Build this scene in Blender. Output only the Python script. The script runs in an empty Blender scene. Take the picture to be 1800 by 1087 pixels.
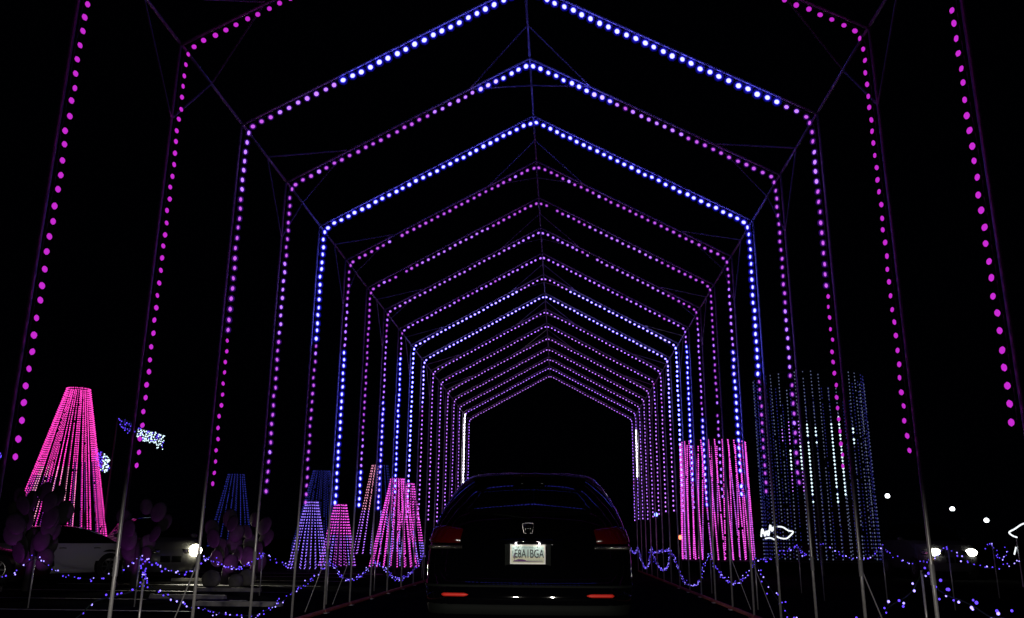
import bpy, math, random
from mathutils import Vector, Matrix
random.seed(7)
PI = math.pi
C = bpy.context.scene.collection
sc = bpy.context.scene

# ------------------------------------------------------------------ camera
S = 3.1                                   # half width of the light tunnel, metres
F_PX, PITCH, ROLL, YAW = 1498.25, 0.264203, 0.0080724, -0.0571676
CAM = Vector((0.11897 * S, 0.0, 0.35063 * S))
fw = Vector((math.sin(YAW) * math.cos(PITCH), math.cos(YAW) * math.cos(PITCH), math.sin(PITCH)))
rt0 = Vector((math.cos(YAW), -math.sin(YAW), 0)); up0 = rt0.cross(fw)
RT = math.cos(ROLL) * rt0 + math.sin(ROLL) * up0
UP = -math.sin(ROLL) * rt0 + math.cos(ROLL) * up0
cd = bpy.data.cameras.new('camera'); co = bpy.data.objects.new('camera', cd); C.objects.link(co)
co.matrix_world = Matrix((( RT.x, UP.x, -fw.x, CAM.x), (RT.y, UP.y, -fw.y, CAM.y), (RT.z, UP.z, -fw.z, CAM.z), (0, 0, 0, 1)))
cd.sensor_width = 36; cd.lens = 36 * F_PX / 1800; cd.clip_start = 0.05; cd.clip_end = 3000
sc.camera = co

def ray(u, v): return fw * F_PX + RT * (u - 900) - UP * (v - 543.5)
def at(u, v, y): d = ray(u, v); return CAM + d * (y / d.y)            # photo point -> world point at distance y down the lane
def atx(u, v, x): d = ray(u, v); return CAM + d * ((x - CAM.x) / d.x)  # ... on the plane x

# ------------------------------------------------------------------ night sky
w = bpy.data.worlds.new('World'); sc.world = w; w.use_nodes = True
bg = w.node_tree.nodes['Background']; bg.inputs[0].default_value = (0.25, 0.35, 1.0, 1); bg.inputs[1].default_value = 0.0004
sc.view_settings.view_transform = 'Standard'; sc.view_settings.look = 'None'
sc.view_settings.exposure = 0; sc.view_settings.gamma = 1
sc.render.engine = 'CYCLES'
sc.cycles.use_light_tree = True; sc.cycles.max_bounces = 4; sc.cycles.diffuse_bounces = 2; sc.cycles.glossy_bounces = 3
sc.cycles.transparent_max_bounces = 32; sc.cycles.sample_clamp_indirect = 4.0
sc.cycles.use_denoising = True

# low beams of the car the photograph is taken from: flat-topped beam pattern, as real dipped lamps have
def low_beam(name, loc, aim, watts, col=(1, .93, .82), size=150, top=0.16, low=-0.03, radius=.05):
    l = bpy.data.lights.new(name, 'SPOT'); l.energy = watts; l.color = col; l.spot_size = math.radians(size); l.spot_blend = .8
    l.shadow_soft_size = radius; l.use_nodes = True
    nt = l.node_tree; em = nt.nodes['Emission']
    tc = nt.nodes.new('ShaderNodeTexCoord'); sx = nt.nodes.new('ShaderNodeSeparateXYZ'); mr = nt.nodes.new('ShaderNodeMapRange')
    mr.interpolation_type = 'SMOOTHSTEP'
    mr.inputs[1].default_value = top; mr.inputs[2].default_value = low; mr.inputs[3].default_value = 0.0; mr.inputs[4].default_value = 1
    nt.links.new(tc.outputs['Normal'], sx.inputs[0]); nt.links.new(sx.outputs['Y'], mr.inputs[0]); nt.links.new(mr.outputs[0], em.inputs['Strength'])
    o = bpy.data.objects.new(name, l); C.objects.link(o); o.location = loc
    d = Vector(aim) - Vector(loc); d.z = 0
    o.rotation_euler = d.to_track_quat('-Z', 'Y').to_euler()
    return o
low_beam('low_beam_lamp', (CAM.x - .32 - .62, 1.75, .66), (CAM.x - 10.5, 20, 0), 420, size=115)
low_beam('low_beam_lamp', (CAM.x - .32 + .62, 1.75, .66), (CAM.x + 6, 20, 0), 360, size=130)

# ------------------------------------------------------------------ materials
M = {}
def mat(name, col, rough=.6, metal=0.0, coat=0.0, noise=0.0, nscale=8, bump=0.0, spec=.5, trans=0.0):
    m = bpy.data.materials.new(name); m.use_nodes = True; nt = m.node_tree; b = nt.nodes['Principled BSDF']
    b.inputs['Base Color'].default_value = (*col, 1); b.inputs['Roughness'].default_value = rough; b.inputs['Metallic'].default_value = metal
    b.inputs['Coat Weight'].default_value = coat; b.inputs['Coat Roughness'].default_value = .03
    b.inputs['Specular IOR Level'].default_value = spec; b.inputs['Transmission Weight'].default_value = trans
    if noise or bump:
        tc = nt.nodes.new('ShaderNodeTexCoord'); n = nt.nodes.new('ShaderNodeTexNoise'); n.inputs['Scale'].default_value = nscale
        n.inputs['Detail'].default_value = 6; nt.links.new(tc.outputs['Object'], n.inputs['Vector'])
        if noise:
            r = nt.nodes.new('ShaderNodeValToRGB'); r.color_ramp.elements[0].position = .3; r.color_ramp.elements[1].position = .7
            r.color_ramp.elements[0].color = (*[c * (1 - noise) for c in col], 1); r.color_ramp.elements[1].color = (*[min(1, c * (1 + noise)) for c in col], 1)
            nt.links.new(n.outputs['Fac'], r.inputs['Fac']); nt.links.new(r.outputs['Color'], b.inputs['Base Color'])
        if bump:
            bp = nt.nodes.new('ShaderNodeBump'); bp.inputs['Strength'].default_value = bump; bp.inputs['Distance'].default_value = .02
            nt.links.new(n.outputs['Fac'], bp.inputs['Height']); nt.links.new(bp.outputs['Normal'], b.inputs['Normal'])
    M[name] = m; return m
def emit(name, col, strength=1.0, light=True):
    m = bpy.data.materials.new(name); m.use_nodes = True; nt = m.node_tree; nt.nodes.clear()
    e = nt.nodes.new('ShaderNodeEmission'); o = nt.nodes.new('ShaderNodeOutputMaterial')
    e.inputs[0].default_value = (*col, 1); e.inputs[1].default_value = strength; nt.links.new(e.outputs[0], o.inputs[0])
    m.cycles.emission_sampling = 'FRONT' if light else 'NONE'
    M[name] = m; return m
def bloom_shell(name, col, strength, clear):        # mostly clear glowing shell, added round a bulb to imitate lens bloom
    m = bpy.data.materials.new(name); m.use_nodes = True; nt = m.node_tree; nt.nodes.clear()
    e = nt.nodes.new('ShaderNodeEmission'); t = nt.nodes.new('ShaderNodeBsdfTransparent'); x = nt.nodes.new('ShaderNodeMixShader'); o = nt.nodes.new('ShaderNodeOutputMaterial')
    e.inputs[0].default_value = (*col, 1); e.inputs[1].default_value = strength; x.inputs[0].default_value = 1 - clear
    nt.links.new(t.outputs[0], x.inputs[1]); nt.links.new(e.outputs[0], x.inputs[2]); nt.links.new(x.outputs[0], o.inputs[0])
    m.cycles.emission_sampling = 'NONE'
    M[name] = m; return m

mat('asphalt', (.012, .012, .013), .95, noise=.45, nscale=3, bump=.2, spec=0)
mat('lot_asphalt', (.02, .02, .02), .9, noise=.6, nscale=1.2, bump=.2, spec=0)
mat('line_paint', (.5, .5, .47), .7, noise=.4, nscale=9)
mat('concrete', (.32, .31, .29), .9, noise=.35, nscale=6, bump=.3)
mat('galvanised', (.6, .59, .6), .35, metal=.45, noise=.15, nscale=25)
mat('coupling', (.42, .42, .44), .45, metal=.5)
mat('red_rail', (.42, .09, .08), .6, noise=.3, nscale=14)
mat('black_cable', (.012, .012, .013), .6)
mat('green_cable', (.01, .02, .012), .6)
mat('black_plastic', (.006, .0075, .007), .7, spec=.1)
mat('socket', (.03, .03, .03), .5)
mat('tyre', (.018, .018, .018), .85)
mat('alloy', (.55, .55, .57), .3, metal=.8)
mat('chrome', (.35, .35, .37), .2, metal=1.0)
mat('black_paint', (.001, .001, .0018), .6, coat=1.0, spec=0)
mat('tint_glass', (.003, .003, .004), .03, spec=.35)
mat('silver_paint', (.82, .8, .84), .4, metal=.1, coat=.8)
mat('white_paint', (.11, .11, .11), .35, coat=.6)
mat('maroon_paint', (.05, .006, .015), .3, coat=.8)
mat('grey_paint', (.12, .12, .13), .3, coat=.8)
mat('red_lens', (.07, .001, .001), .15, coat=.5)
mat('clear_lens', (.42, .4, .36), .1, metal=.9)
mat('reflector', (.95, .035, .02), .5)
mat('plate_white', (.62, .8, .76), .6)
mat('plate_cream', (.84, .86, .66), .6)
mat('plate_purple', (.13, .03, .2), .6)
mat('plate_ink', (.008, .02, .03), .6)
mat('plate_teal', (.12, .3, .3), .6)
mat('plate_frame', (.55, .56, .56), .4, metal=.2)
mat('cactus', (.045, .04, .045), .6, noise=.3, nscale=6, bump=.2)
mat('stone', (.2, .19, .18), .9, noise=.3, nscale=5, bump=.5)
mat('stake', (.7, .7, .7), .5)
mat('dark_metal', (.03, .03, .032), .5, metal=.4)
mat('red_wall', (.16, .02, .04), .8, noise=.3, nscale=1.5)
mat('roof_dark', (.03, .025, .03), .8)

# light colours: PAL[i] = emission colour of one kind of bulb
PAL = [
    ('magenta',      (.58, .025, .64), 1.0),
    ('orchid',       (.68, .12, .92), 1.08),
    ('violet',       (.72, .28, 1.7), 1.15),
    ('lavender',     (1.2, .9, 4.0), 1.2),
    ('blue_white',   (1.25, 1.25, 10.5), 1.2),
    ('pale_pink',    (.74, .27, 1.4), 1.1),
    ('white',        (1.3, 1.2, 1.45), 4.0),
    ('hot_pink',     (1.0, .05, .5), 1.6),
    ('rose',         (1.0, .36, .6), 1.3),
    ('blue_violet',  (.42, .24, 1.35), 1.1),
    ('deep_blue',    (.03, .035, .3), .7),
    ('cool_white',   (.75, 1.0, 1.1), 1.5),
    ('dim_white',    (.13, .15, .28), .9),
    ('dim_blue',     (.03, .03, .22), .75),
    ('garland_blue', (.2, .09, 1.6), 1.1),
    ('garland_white', (.7, .55, 2.2), 1.3),
    ('purple',       (.3, .03, .45), .8),
    ('pink',         (1.0, .1, .85), 1.35),
]
for n, c, s in PAL: emit('glow_' + n, c, s)
PM = [M['glow_' + n] for n, c, s in PAL]
bloom_shell('bloom_blue', (.03, .025, .85), 1.0, .75)
bloom_shell('halo_blue', (.016, .01, .7), .8, .86)
bloom_shell('bloom_violet', (.2, .02, .75), .5, .86)
emit('headlamp', (1, .95, .68), 30)
emit('headlamp_white', (1, 1, .82), 14)
emit('lamp_globe', (.9, .97, 1.0), 3.2)
emit('rope_light', (.9, .96, 1.0), 1.3)
emit('red_lamp', (1, .22, .1), 3.0)
emit('amber_lamp', (1, .45, .05), 1.2)
emit('blue_lamp', (.25, .35, 1.5), 3)
emit('plate_lamp', (1, .95, .95), 5)

# ------------------------------------------------------------------ mesh helpers
class MB:
    def __init__(s): s.v = []; s.f = []; s.m = []
    def add(s, vs, fs, mi=0):
        b = len(s.v); s.v += [tuple(p) for p in vs]; s.f += [tuple(b + i for i in f) for f in fs]; s.m += [mi] * len(fs); return s
    def box(s, x0, x1, y0, y1, z0, z1, mi=0):
        return s.add([(x, y, z) for z in (z0, z1) for y in (y0, y1) for x in (x0, x1)],
                     [(0, 2, 3, 1), (4, 5, 7, 6), (0, 1, 5, 4), (2, 6, 7, 3), (0, 4, 6, 2), (1, 3, 7, 5)], mi)
    def tube(s, pts, r, seg=8, mi=0, cap=True):
        pts = [Vector(p) for p in pts]; n = len(pts); rs = r if isinstance(r, (list, tuple)) else [r] * n
        vs = []; a = None
        for i, p in enumerate(pts):
            t = (pts[min(i + 1, n - 1)] - pts[max(i - 1, 0)]).normalized()
            if a is None: a = t.cross(Vector((0, 0, 1)) if abs(t.z) < .9 else Vector((0, 1, 0))).normalized()
            else: a = (a - t * a.dot(t)).normalized()
            b = t.cross(a)
            vs += [p + (a * math.cos(2 * PI * k / seg) + b * math.sin(2 * PI * k / seg)) * rs[i] for k in range(seg)]
        fs = [(i * seg + k, i * seg + (k + 1) % seg, (i + 1) * seg + (k + 1) % seg, (i + 1) * seg + k) for i in range(n - 1) for k in range(seg)]
        if cap: fs += [tuple(range(seg - 1, -1, -1)), tuple((n - 1) * seg + k for k in range(seg))]
        return s.add(vs, fs, mi)
    def ell(s, c, ax, seg=8, rings=4, mi=0):            # ellipsoid, ax = three half-axis vectors
        c = Vector(c); X, Y, Z = [Vector(a) for a in ax]; vs = [c + Z]
        for i in range(1, rings):
            t = PI * i / rings
            vs += [c + Z * math.cos(t) + (X * math.cos(2 * PI * k / seg) + Y * math.sin(2 * PI * k / seg)) * math.sin(t) for k in range(seg)]
        vs.append(c - Z); L = len(vs) - 1; fs = [(0, 1 + k, 1 + (k + 1) % seg) for k in range(seg)]
        for i in range(rings - 2):
            a = 1 + i * seg; b = a + seg
            fs += [(a + k, b + k, b + (k + 1) % seg, a + (k + 1) % seg) for k in range(seg)]
        a = 1 + (rings - 2) * seg; fs += [(a + k, L, a + (k + 1) % seg) for k in range(seg)]
        return s.add(vs, fs, mi)
    def ball(s, c, r, seg=8, rings=4, mi=0): return s.ell(c, ((r, 0, 0), (0, r, 0), (0, 0, r)), seg, rings, mi)
    def octa(s, c, r, mi=0, zs=1.0):
        x, y, z = c
        return s.add([(x + r, y, z), (x - r, y, z), (x, y + r, z), (x, y - r, z), (x, y, z + r * zs), (x, y, z - r * zs)],
                     [(0, 2, 4), (2, 1, 4), (1, 3, 4), (3, 0, 4), (2, 0, 5), (1, 2, 5), (3, 1, 5), (0, 3, 5)], mi)
    def lathe(s, prof, axis='z', seg=24, c=(0, 0, 0), mi=0):
        vs = []
        for r, h in prof:
            for k in range(seg):
                a = 2 * PI * k / seg; p, q = r * math.cos(a), r * math.sin(a)
                vs.append(((p, q, h) if axis == 'z' else (h, p, q) if axis == 'x' else (q, h, p)))
        vs = [(v[0] + c[0], v[1] + c[1], v[2] + c[2]) for v in vs]; n = len(prof)
        fs = [(i * seg + k, i * seg + (k + 1) % seg, (i + 1) * seg + (k + 1) % seg, (i + 1) * seg + k) for i in range(n - 1) for k in range(seg)]
        return s.add(vs, fs, mi)
    def grid(s, P, mi=0, closed=False):                 # P[i][j] points
        n, m = len(P), len(P[0]); vs = [p for row in P for p in row]
        fs = [(i * m + j, i * m + (j + 1) % m, (i + 1) * m + (j + 1) % m, (i + 1) * m + j) for i in range(n - 1) for j in range(m if closed else m - 1)]
        return s.add(vs, fs, mi)
    def mesh(s, name, mats, smooth=False):
        me = bpy.data.meshes.new(name); me.from_pydata(s.v, [], s.f)
        for m in (mats if isinstance(mats, (list, tuple)) else [mats]): me.materials.append(m)
        me.polygons.foreach_set('material_index', s.m)
        if smooth: me.polygons.foreach_set('use_smooth', [True] * len(s.f))
        me.update(); return me
    def build(s, name, mats, parent=None, smooth=False): return link(name, s.mesh(name, mats, smooth), parent)
def link(name, data, parent=None):
    o = bpy.data.objects.new(name, data); C.objects.link(o)
    if parent: o.parent = parent
    return o
def tag(o, label=None, cat=None, group=None, kind=None):
    if label: o['label'] = label
    if cat: o['category'] = cat
    if group: o['group'] = group
    if kind: o['kind'] = kind
    return o
def thing(name, loc, label, cat, group=None, rz=0):
    o = link(name, None); o.location = loc; o.rotation_euler = (0, 0, rz); return tag(o, label, cat, group)
def text_mesh(name, txt, size, m, parent, sx=1.0, bold=0.0):
    cu = bpy.data.curves.new(name, 'FONT'); cu.body = txt; cu.size = size; cu.align_x = 'CENTER'; cu.align_y = 'CENTER'; cu.extrude = .0006; cu.offset = bold
    t = bpy.data.objects.new('tmp', cu); C.objects.link(t)
    me = bpy.data.meshes.new_from_object(t); bpy.data.objects.remove(t); bpy.data.curves.remove(cu)
    me.materials.clear(); me.materials.append(m)
    for v in me.vertices: v.co.x *= sx
    o = link(name, me, parent); o.rotation_euler = (PI / 2, 0, 0); return o

# ------------------------------------------------------------------ ground
g = MB(); n = 40
g.add([(-700, -60, 0), (700, -60, 0), (700, 1200, 0), (-700, 1200, 0)], [(0, 1, 2, 3)])
tag(g.build('ground', M['asphalt']), kind='structure')
lot = MB(); lot.add([(-40, 10, .004), (-4.4, 10, .004), (-4.4, 60, .004), (-40, 60, .004)], [(0, 1, 2, 3)])
tag(lot.build('parking_lot', M['lot_asphalt']), kind='structure')
for i in range(7):                       # painted bay lines of the lot
    b = MB(); y = 13.2 + i * 2.4
    b.add([(-11.5, y, .008), (-5.2, y, .008), (-5.2, y + .11, .008), (-11.5, y + .11, .008)], [(0, 1, 2, 3)])
    tag(b.build('lot_line', M['line_paint']), kind='structure')

# ------------------------------------------------------------------ the light tunnel
SP = .51614 * S; Y1 = 2.2298 * S
HE = (1.42757 + .35063) * S; HA = (1.9749 + .35063) * S
def arch_y(k): return Y1 + (k - 1) * SP
PITCH_B = .1135                                            # bulb spacing
OFF = .075                                                 # pole and rafter pipes stand outside the string
def bulb_mesh(i, r=.0235):
    m = MB(); e = r * (1.2 if i in (3, 4) else 1.05 if i == 2 else 1); m.ell((0, 0, 0), ((e, 0, 0), (0, e, 0), (0, 0, e * .55)), 8, 4, 0)
    m.lathe([(r * .62, -r * .45), (r * .62, -r * 1.2), (.001, -r * 1.2)], 'z', 6, mi=1)
    mats = [PM[i], M['socket']]
    if i in (3, 4): m.ell((0, 0, 0), ((r * 1.75, 0, 0), (0, r * 1.75, 0), (0, 0, r * 1.5)), 8, 4, 2); mats += [M['bloom_blue'], M['halo_blue']]; m.ell((0, 0, 0), ((r * 2.4, 0, 0), (0, r * 2.4, 0), (0, 0, r * 2.0)), 8, 4, 3)  # two glowing shells added as the bloom halo of blue bulbs
    if i in (1, 2, 5): m.ell((0, 0, 0), ((r * 1.6, 0, 0), (0, r * 1.6, 0), (0, 0, r * 1.3)), 8, 4, 2); mats.append(M['bloom_violet'])  # faint glowing shell added as violet bloom
    return m.mesh('bulb', mats)
BM = [bulb_mesh(i) for i in range(7)]
# colours along each arch: left column (bottom to top), left rafter (eave to ridge), right rafter (ridge to eave), right column (top to bottom)
ARCH = {
 0: ([(0, 1)], [(0, .5), (1, .5)], [(1, .5), (0, .5)], [(0, 1)]),
 1: ([(0, 1)], [(0, .36), (1, .06), (4, .58)], [(4, .58), (1, .06), (0, .36)], [(0, 1)]),
 2: ([(0, .4), (1, .4), (2, .2)], [(1, .10), (2, .22), (4, .68)], [(4, .9), (2, .06), (1, .04)], [(1, .1), (2, .1), (1, .3), (0, .5)]),
 3: ([(1, .5), (2, .25), (1, .25)], [(1, .58), (2, .2), (3, .1), (4, .12)], [(4, .25), (3, .1), (2, .3), (1, .35)], [(1, .45), (2, .2), (1, .35)]),
 4: ([(1, .58), (4, .42)], [(4, 1)], [(4, 1)], [(4, .58), (1, .42)]),
 5: ([(4, .62), (2, .22), (1, .16)], [(1, 1)], [(1, 1)], [(1, .15), (2, .25), (3, .1), (4, .5)]),
 6: ([(4, .16), (2, .16), (1, .68)], [(1, .3), (5, .4), (1, .3)], [(1, .3), (5, .4), (1, .3)], [(1, .7), (2, .3)]),
 7: ([(3, .55), (2, .3), (1, .15)], [(5, .8), (2, .2)], [(2, .3), (5, .5), (1, .2)], [(1, .1), (2, .45), (3, .45)]),
 8: ([(2, .1), (4, .76), (2, .14)], [(2, 1)], [(2, 1)], [(2, .1), (4, .75), (2, .15)]),
 9: ([(2, .12), (3, .2), (4, .68)], [(3, .8), (2, .2)], [(2, .2), (3, .8)], [(4, .65), (3, .2), (2, .15)]),
 10: ([(5, .5), (2, .2), (3, .3)], [(3, 1)], [(3, 1)], [(3, .4), (2, .2), (5, .4)]),
 11: ([(5, .85), (2, .15)], [(2, 1)], [(2, 1)], [(2, .3), (5, .7)]),
 12: ([(5, .7), (2, .3)], [(2, .3), (5, .5), (2, .2)], [(2, .2), (5, .6), (2, .2)], [(2, .2), (5, .8)]),
 13: ([(5, 1)], [(5, 1)], [(5, 1)], [(5, 1)]),
 14: ([(5, 1)], [(5, 1)], [(5, 1)], [(5, 1)]),
 15: ([(5, .8), (2, .2)], [(5, 1)], [(5, 1)], [(2, .3), (5, .7)]),
 16: ([(2, .3), (6, .7)], [(2, 1)], [(2, 1)], [(2, .14), (6, .46), (2, .4)]),
 17: ([(2, 1)], [(5, 1)], [(5, .8), (2, .2)], [(2, 1)]),
}
LOOK = {0: 'magenta arch of bulbs of which only the two outermost columns show', 1: 'magenta and white arch whose rafters leave the picture at the top',
 2: 'white rafters with magenta columns, its ridge just above the picture', 3: 'purple arch with the topmost ridge that is in the picture',
 4: 'brightest blue-white arch, its columns turning purple halfway down', 5: 'arch with purple rafters and bright blue-white lower columns',
 6: 'purple arch, seventh from the camera', 7: 'pale pink arch with lavender columns, eighth from the camera', 8: 'arch with violet rafters and blue-white columns, ninth from the camera',
 9: 'lavender arch with blue-white columns, tenth from the camera', 10: 'lavender arch with pinkish lower columns, eleventh from the camera', 11: 'violet arch with pinkish columns, twelfth from the camera',
 12: 'pink arch, thirteenth from the camera', 13: 'small pale pink arch, fourteenth from the camera', 14: 'small pale pink arch, fifteenth from the camera',
 15: 'small pale pink arch just before the one with white columns', 16: 'far arch with two solid white glowing columns', 17: 'farthest and smallest arch at the end of the tunnel'}
ZBL, ZBR = (.147 + .35063) * S, (.207 + .35063) * S
def col_at(spec, t):
    a = 0
    for c, f in spec:
        a += f
        if t <= a + 1e-6: return c
    return spec[-1][0]
rng = random.Random(3)
def arch(k):
    y = arch_y(k); root = thing('light_arch', (0, y, 0), LOOK[k], 'light arch', 'arches of the light tunnel')
    P = M['galvanised']; X = S + OFF; near = k <= 8; seg = 10 if k < 6 else 6
    nrm = Vector((HA - HE, 0, -S)).normalized()            # inward-down normal of the left rafter (mirrored on the right)
    for s in (-1, 1):
        pole = MB().tube([(s * X, 0, 0), (s * X, 0, .9), (s * X, 0, HE + .04)], .0155, seg).build('pole', P, root, True)
        if k <= 10:
            MB().tube([(s * X, 0, .78), (s * X, 0, .93)], .021, seg).build('coupling', M['coupling'], pole)
            MB().box(s * X - .07, s * X + .07, -.07, .07, .004, .014).build('foot_plate', M['coupling'], pole)
        MB().tube([(s * X, 0, HE + .04), (0, 0, HA + .085)], .0155, seg).build('rafter', P, root, True)
        if k < 17:
            MB().tube([(s * X, .015, HE + .06), (s * X, SP - .015, HE + .06)], .0155, seg).build('eave_pipe', P, root, True)
            MB().tube([(s * X, .03, .03), (s * X, SP - .03, .03)], .03, 6).build('ground_rail', M['red_rail'], root)
        if k % 2 == 1 and k <= 13:                          # corner braces of every other arch
            for d in (-1, 1):
                if k == 17 and d == 1: continue
                a = (s * X, d * SP * .46, HE + .06)
                MB().tube([a, (s * (X - .78), 0, HE + .06 + .78 * (HA - HE) / S)], .010, 6).build('corner_brace', P, root)
                MB().tube([a, (s * X, 0, HE - .72)], .010, 6).build('corner_brace', P, root)
                MB().tube([(0, d * SP * .46, HA + .105), (s * .8, 0, HA + .085 - .8 * (HA - HE) / S)], .010, 6).build('ridge_brace', P, root)
        if k in (2, 5, 6):                                  # outrigger that steadies the pole
            MB().tube([(s * X, 0, .86), (s * (X + .3), .05, .01)], .006, 6).build('outrigger', P, root)
    if k < 17: MB().tube([(0, .015, HA + .105), (0, SP - .015, HA + .105)], .0155, seg).build('ridge_pipe', P, root, True)
    # the string: positions and facing of every bulb
    zbl = ZBL + rng.uniform(-.05, .05); zbr = ZBR + rng.uniform(-.05, .05)
    segs = [((-S, zbl), (-S, HE), Vector((1, 0, 0))), ((-S, HE), (0, HA), nrm.copy()), ((0, HA), (S, HE), Vector((-nrm.x, 0, nrm.z))), ((S, HE), (S, zbr), Vector((-1, 0, 0)))]
    pts = [[], []]
    for i, (a, b, nn) in enumerate(segs):
        L = math.hypot(b[0] - a[0], b[1] - a[1]); n = int(round(L / PITCH_B))
        for j in range(n):
            t = (j + .5) / n; c = col_at(ARCH[k][i], t)
            p = Vector((a[0] + (b[0] - a[0]) * t, 0, a[1] + (b[1] - a[1]) * t))
            dl = min(t, 1 - t) * L                           # the string rounds the corners a little
            if dl < .1 and not (i == 0 and t < .5) and not (i == 3 and t > .5): p += nn * .03 * (1 - dl / .1)
            p += Vector((rng.gauss(0, .004), rng.gauss(0, .004), rng.gauss(0, .004)))
            if rng.random() < .04 and c in (1, 2) and k > 2: c = 3 - c
            pts[0 if i < 2 else 1].append((p, nn, c))
    for half in pts:
        MB().tube([p - nn * .035 for p, nn, c in half], .004, 3).build('cable', M['black_cable'], root)
        if near:
            for p, nn, c in half:
                if rng.random() < .01 and k > 2: continue          # a dead bulb here and there
                o = link('bulb', BM[c], root); o.location = p
                dr = (nn + (Vector((0, rng.uniform(-.25, .15), rng.uniform(-.25, .2))) if abs(nn.x) > .9 else Vector((0, rng.uniform(-.9, -.3), rng.uniform(-.2, .2))))).normalized()
                o.rotation_euler = dr.to_track_quat('Z', 'X').to_euler(); f = rng.uniform(.94, 1.07); o.scale = (f, f, f)
    if not near:
        m = MB(); r = .0235
        for half in pts:
            for p, nn, c in half:
                X2 = Vector((-nn.z, 0, nn.x)) * r; f = rng.uniform(.95, 1.08) * (1.3 if c == 6 else 1.15 if c in (3, 4) else 1)
                m.ell(p, (X2 * f * (1.6 if c == 6 else 1), Vector((0, r * f, 0)), nn * r * .75 * f), 6, 4, c)
                if c in (3, 4): m.ell(p, (X2 * 1.6, Vector((0, r * 1.6, 0)), nn * r * 1.4), 6, 4, 7)  # added bloom shell round the far blue bulbs
        b = m.build('bulb', PM[:7] + [M['bloom_blue']], root); tag(b, kind='stuff')
    return root
for k in range(18): arch(k)

# ------------------------------------------------------------------ vehicles
def interp(tab, z):
    if z <= tab[0][0]: return tab[0][1]
    for (a, p), (b, q) in zip(tab, tab[1:]):
        if z <= b: t = (z - a) / (b - a); return p + (q - p) * t
    return tab[-1][1]
class Car:
    """body made of horizontal slices; q runs 0-1 rear face, 1-2 rear corner, 2-3 flank, 3-4 front corner, 4-5 front face"""
    def __init__(s, hw, yr, yf, rc=.22, rf=.45, bulge=.05): s.hw, s.yr, s.yf, s.rc, s.rf, s.b = hw, yr, yf, rc, rf, bulge
    def pos(s, sg, q, z):
        h = interp(s.hw, z); yr = interp(s.yr, z); yf = interp(s.yf, z); rc = min(s.rc, h * .6); rf = min(s.rf, h * .7)
        if q <= 1: x, y = q * (h - rc), yr
        elif q <= 2: a = (q - 1) * PI / 2; x, y = h - rc + rc * math.sin(a), yr + rc - rc * math.cos(a)
        elif q <= 3: x, y = h, yr + rc + (q - 2) * (yf - rf - yr - rc)
        elif q <= 4: a = (q - 3) * PI / 2; x, y = h - rf + rf * math.cos(a), yf - rf + rf * math.sin(a)
        else: x, y = (5 - q) * (h - rf), yf
        k = (1 - (x / h) ** 2) * s.b
        if q < 1.6: y -= k
        if q > 3.5: y += k * 2
        return Vector((sg * x, y, z))
    def nor(s, sg, q, z):
        e = .02; q0, q1 = max(0, q - e), min(5, q + e)
        du = s.pos(sg, q1, z) - s.pos(sg, q0, z); dz = s.pos(sg, q, z + e) - s.pos(sg, q, z - e)
        n = du.cross(dz); n.normalize(); n = n * sg
        c = s.pos(sg, q, z) - Vector((0, 2.3, z))
        return n if n.dot(c) > 0 else -n
    def body(s, zs, m, parent, cap=.03, split=9, m2=None):
        qs = [0, .25, .5, .75, 1, 1.2, 1.4, 1.6, 1.8, 2, 2.12, 2.25, 2.4, 2.5, 2.6, 2.75, 2.88, 3, 3.2, 3.4, 3.6, 3.8, 4, 4.33, 4.66, 5]
        rows = [[s.pos(1, q, z) for q in qs] + [s.pos(-1, q, z) for q in qs[-2:0:-1]] for z in zs]
        mb = MB(); mb.grid(rows, 0, True); nn = len(rows[0]); top = (len(zs) - 1) * nn
        c = sum(rows[-1], Vector()) / nn; mb.v.append((c.x, c.y, zs[-1] + cap)); ci = len(mb.v) - 1
        for j in range(nn): mb.f.append((top + j, top + (j + 1) % nn, ci)); mb.m.append(0)
        mb.f.append(tuple(range(nn - 1, -1, -1))); mb.m.append(0)
        mb.m = [1 if min(mb.v[i][2] for i in f) > split else 0 for f in mb.f]
        return mb.build('body', [m, m2 or m], parent, True)
    def patch(s, name, sides, q0, q1, z0, z1, m, parent, off=.006, nq=10, nz=6, edge=None):
        # a panel lying on the body; sides: +1, -1 or 0 for one panel across the middle; edge(t in 0..1 along q) -> (z0, z1)
        qs = [q0 + (q1 - q0) * i / nq for i in range(nq + 1)]
        if sides == 0: cols = [(-1, q) for q in qs[::-1]] + [(1, q) for q in qs[1:]]
        else: cols = [(sides, q) for q in qs]
        rows = []
        for i in range(nz + 1):
            row = []
            for (sg, q) in cols:
                a, b = (z0, z1) if edge is None else edge((q - q0) / (q1 - q0))
                z = a + (b - a) * i / nz; rim = -.02 if (i in (0, nz) or q == cols[0][1] and (sg, q) == cols[0] or (sg, q) == cols[-1]) else off
                row.append(s.pos(sg, q, z) + s.nor(sg, q, z) * rim)
            rows.append(row)
        return MB().grid(rows).build(name, m, parent, True)
wheel_cache = {}
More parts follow.
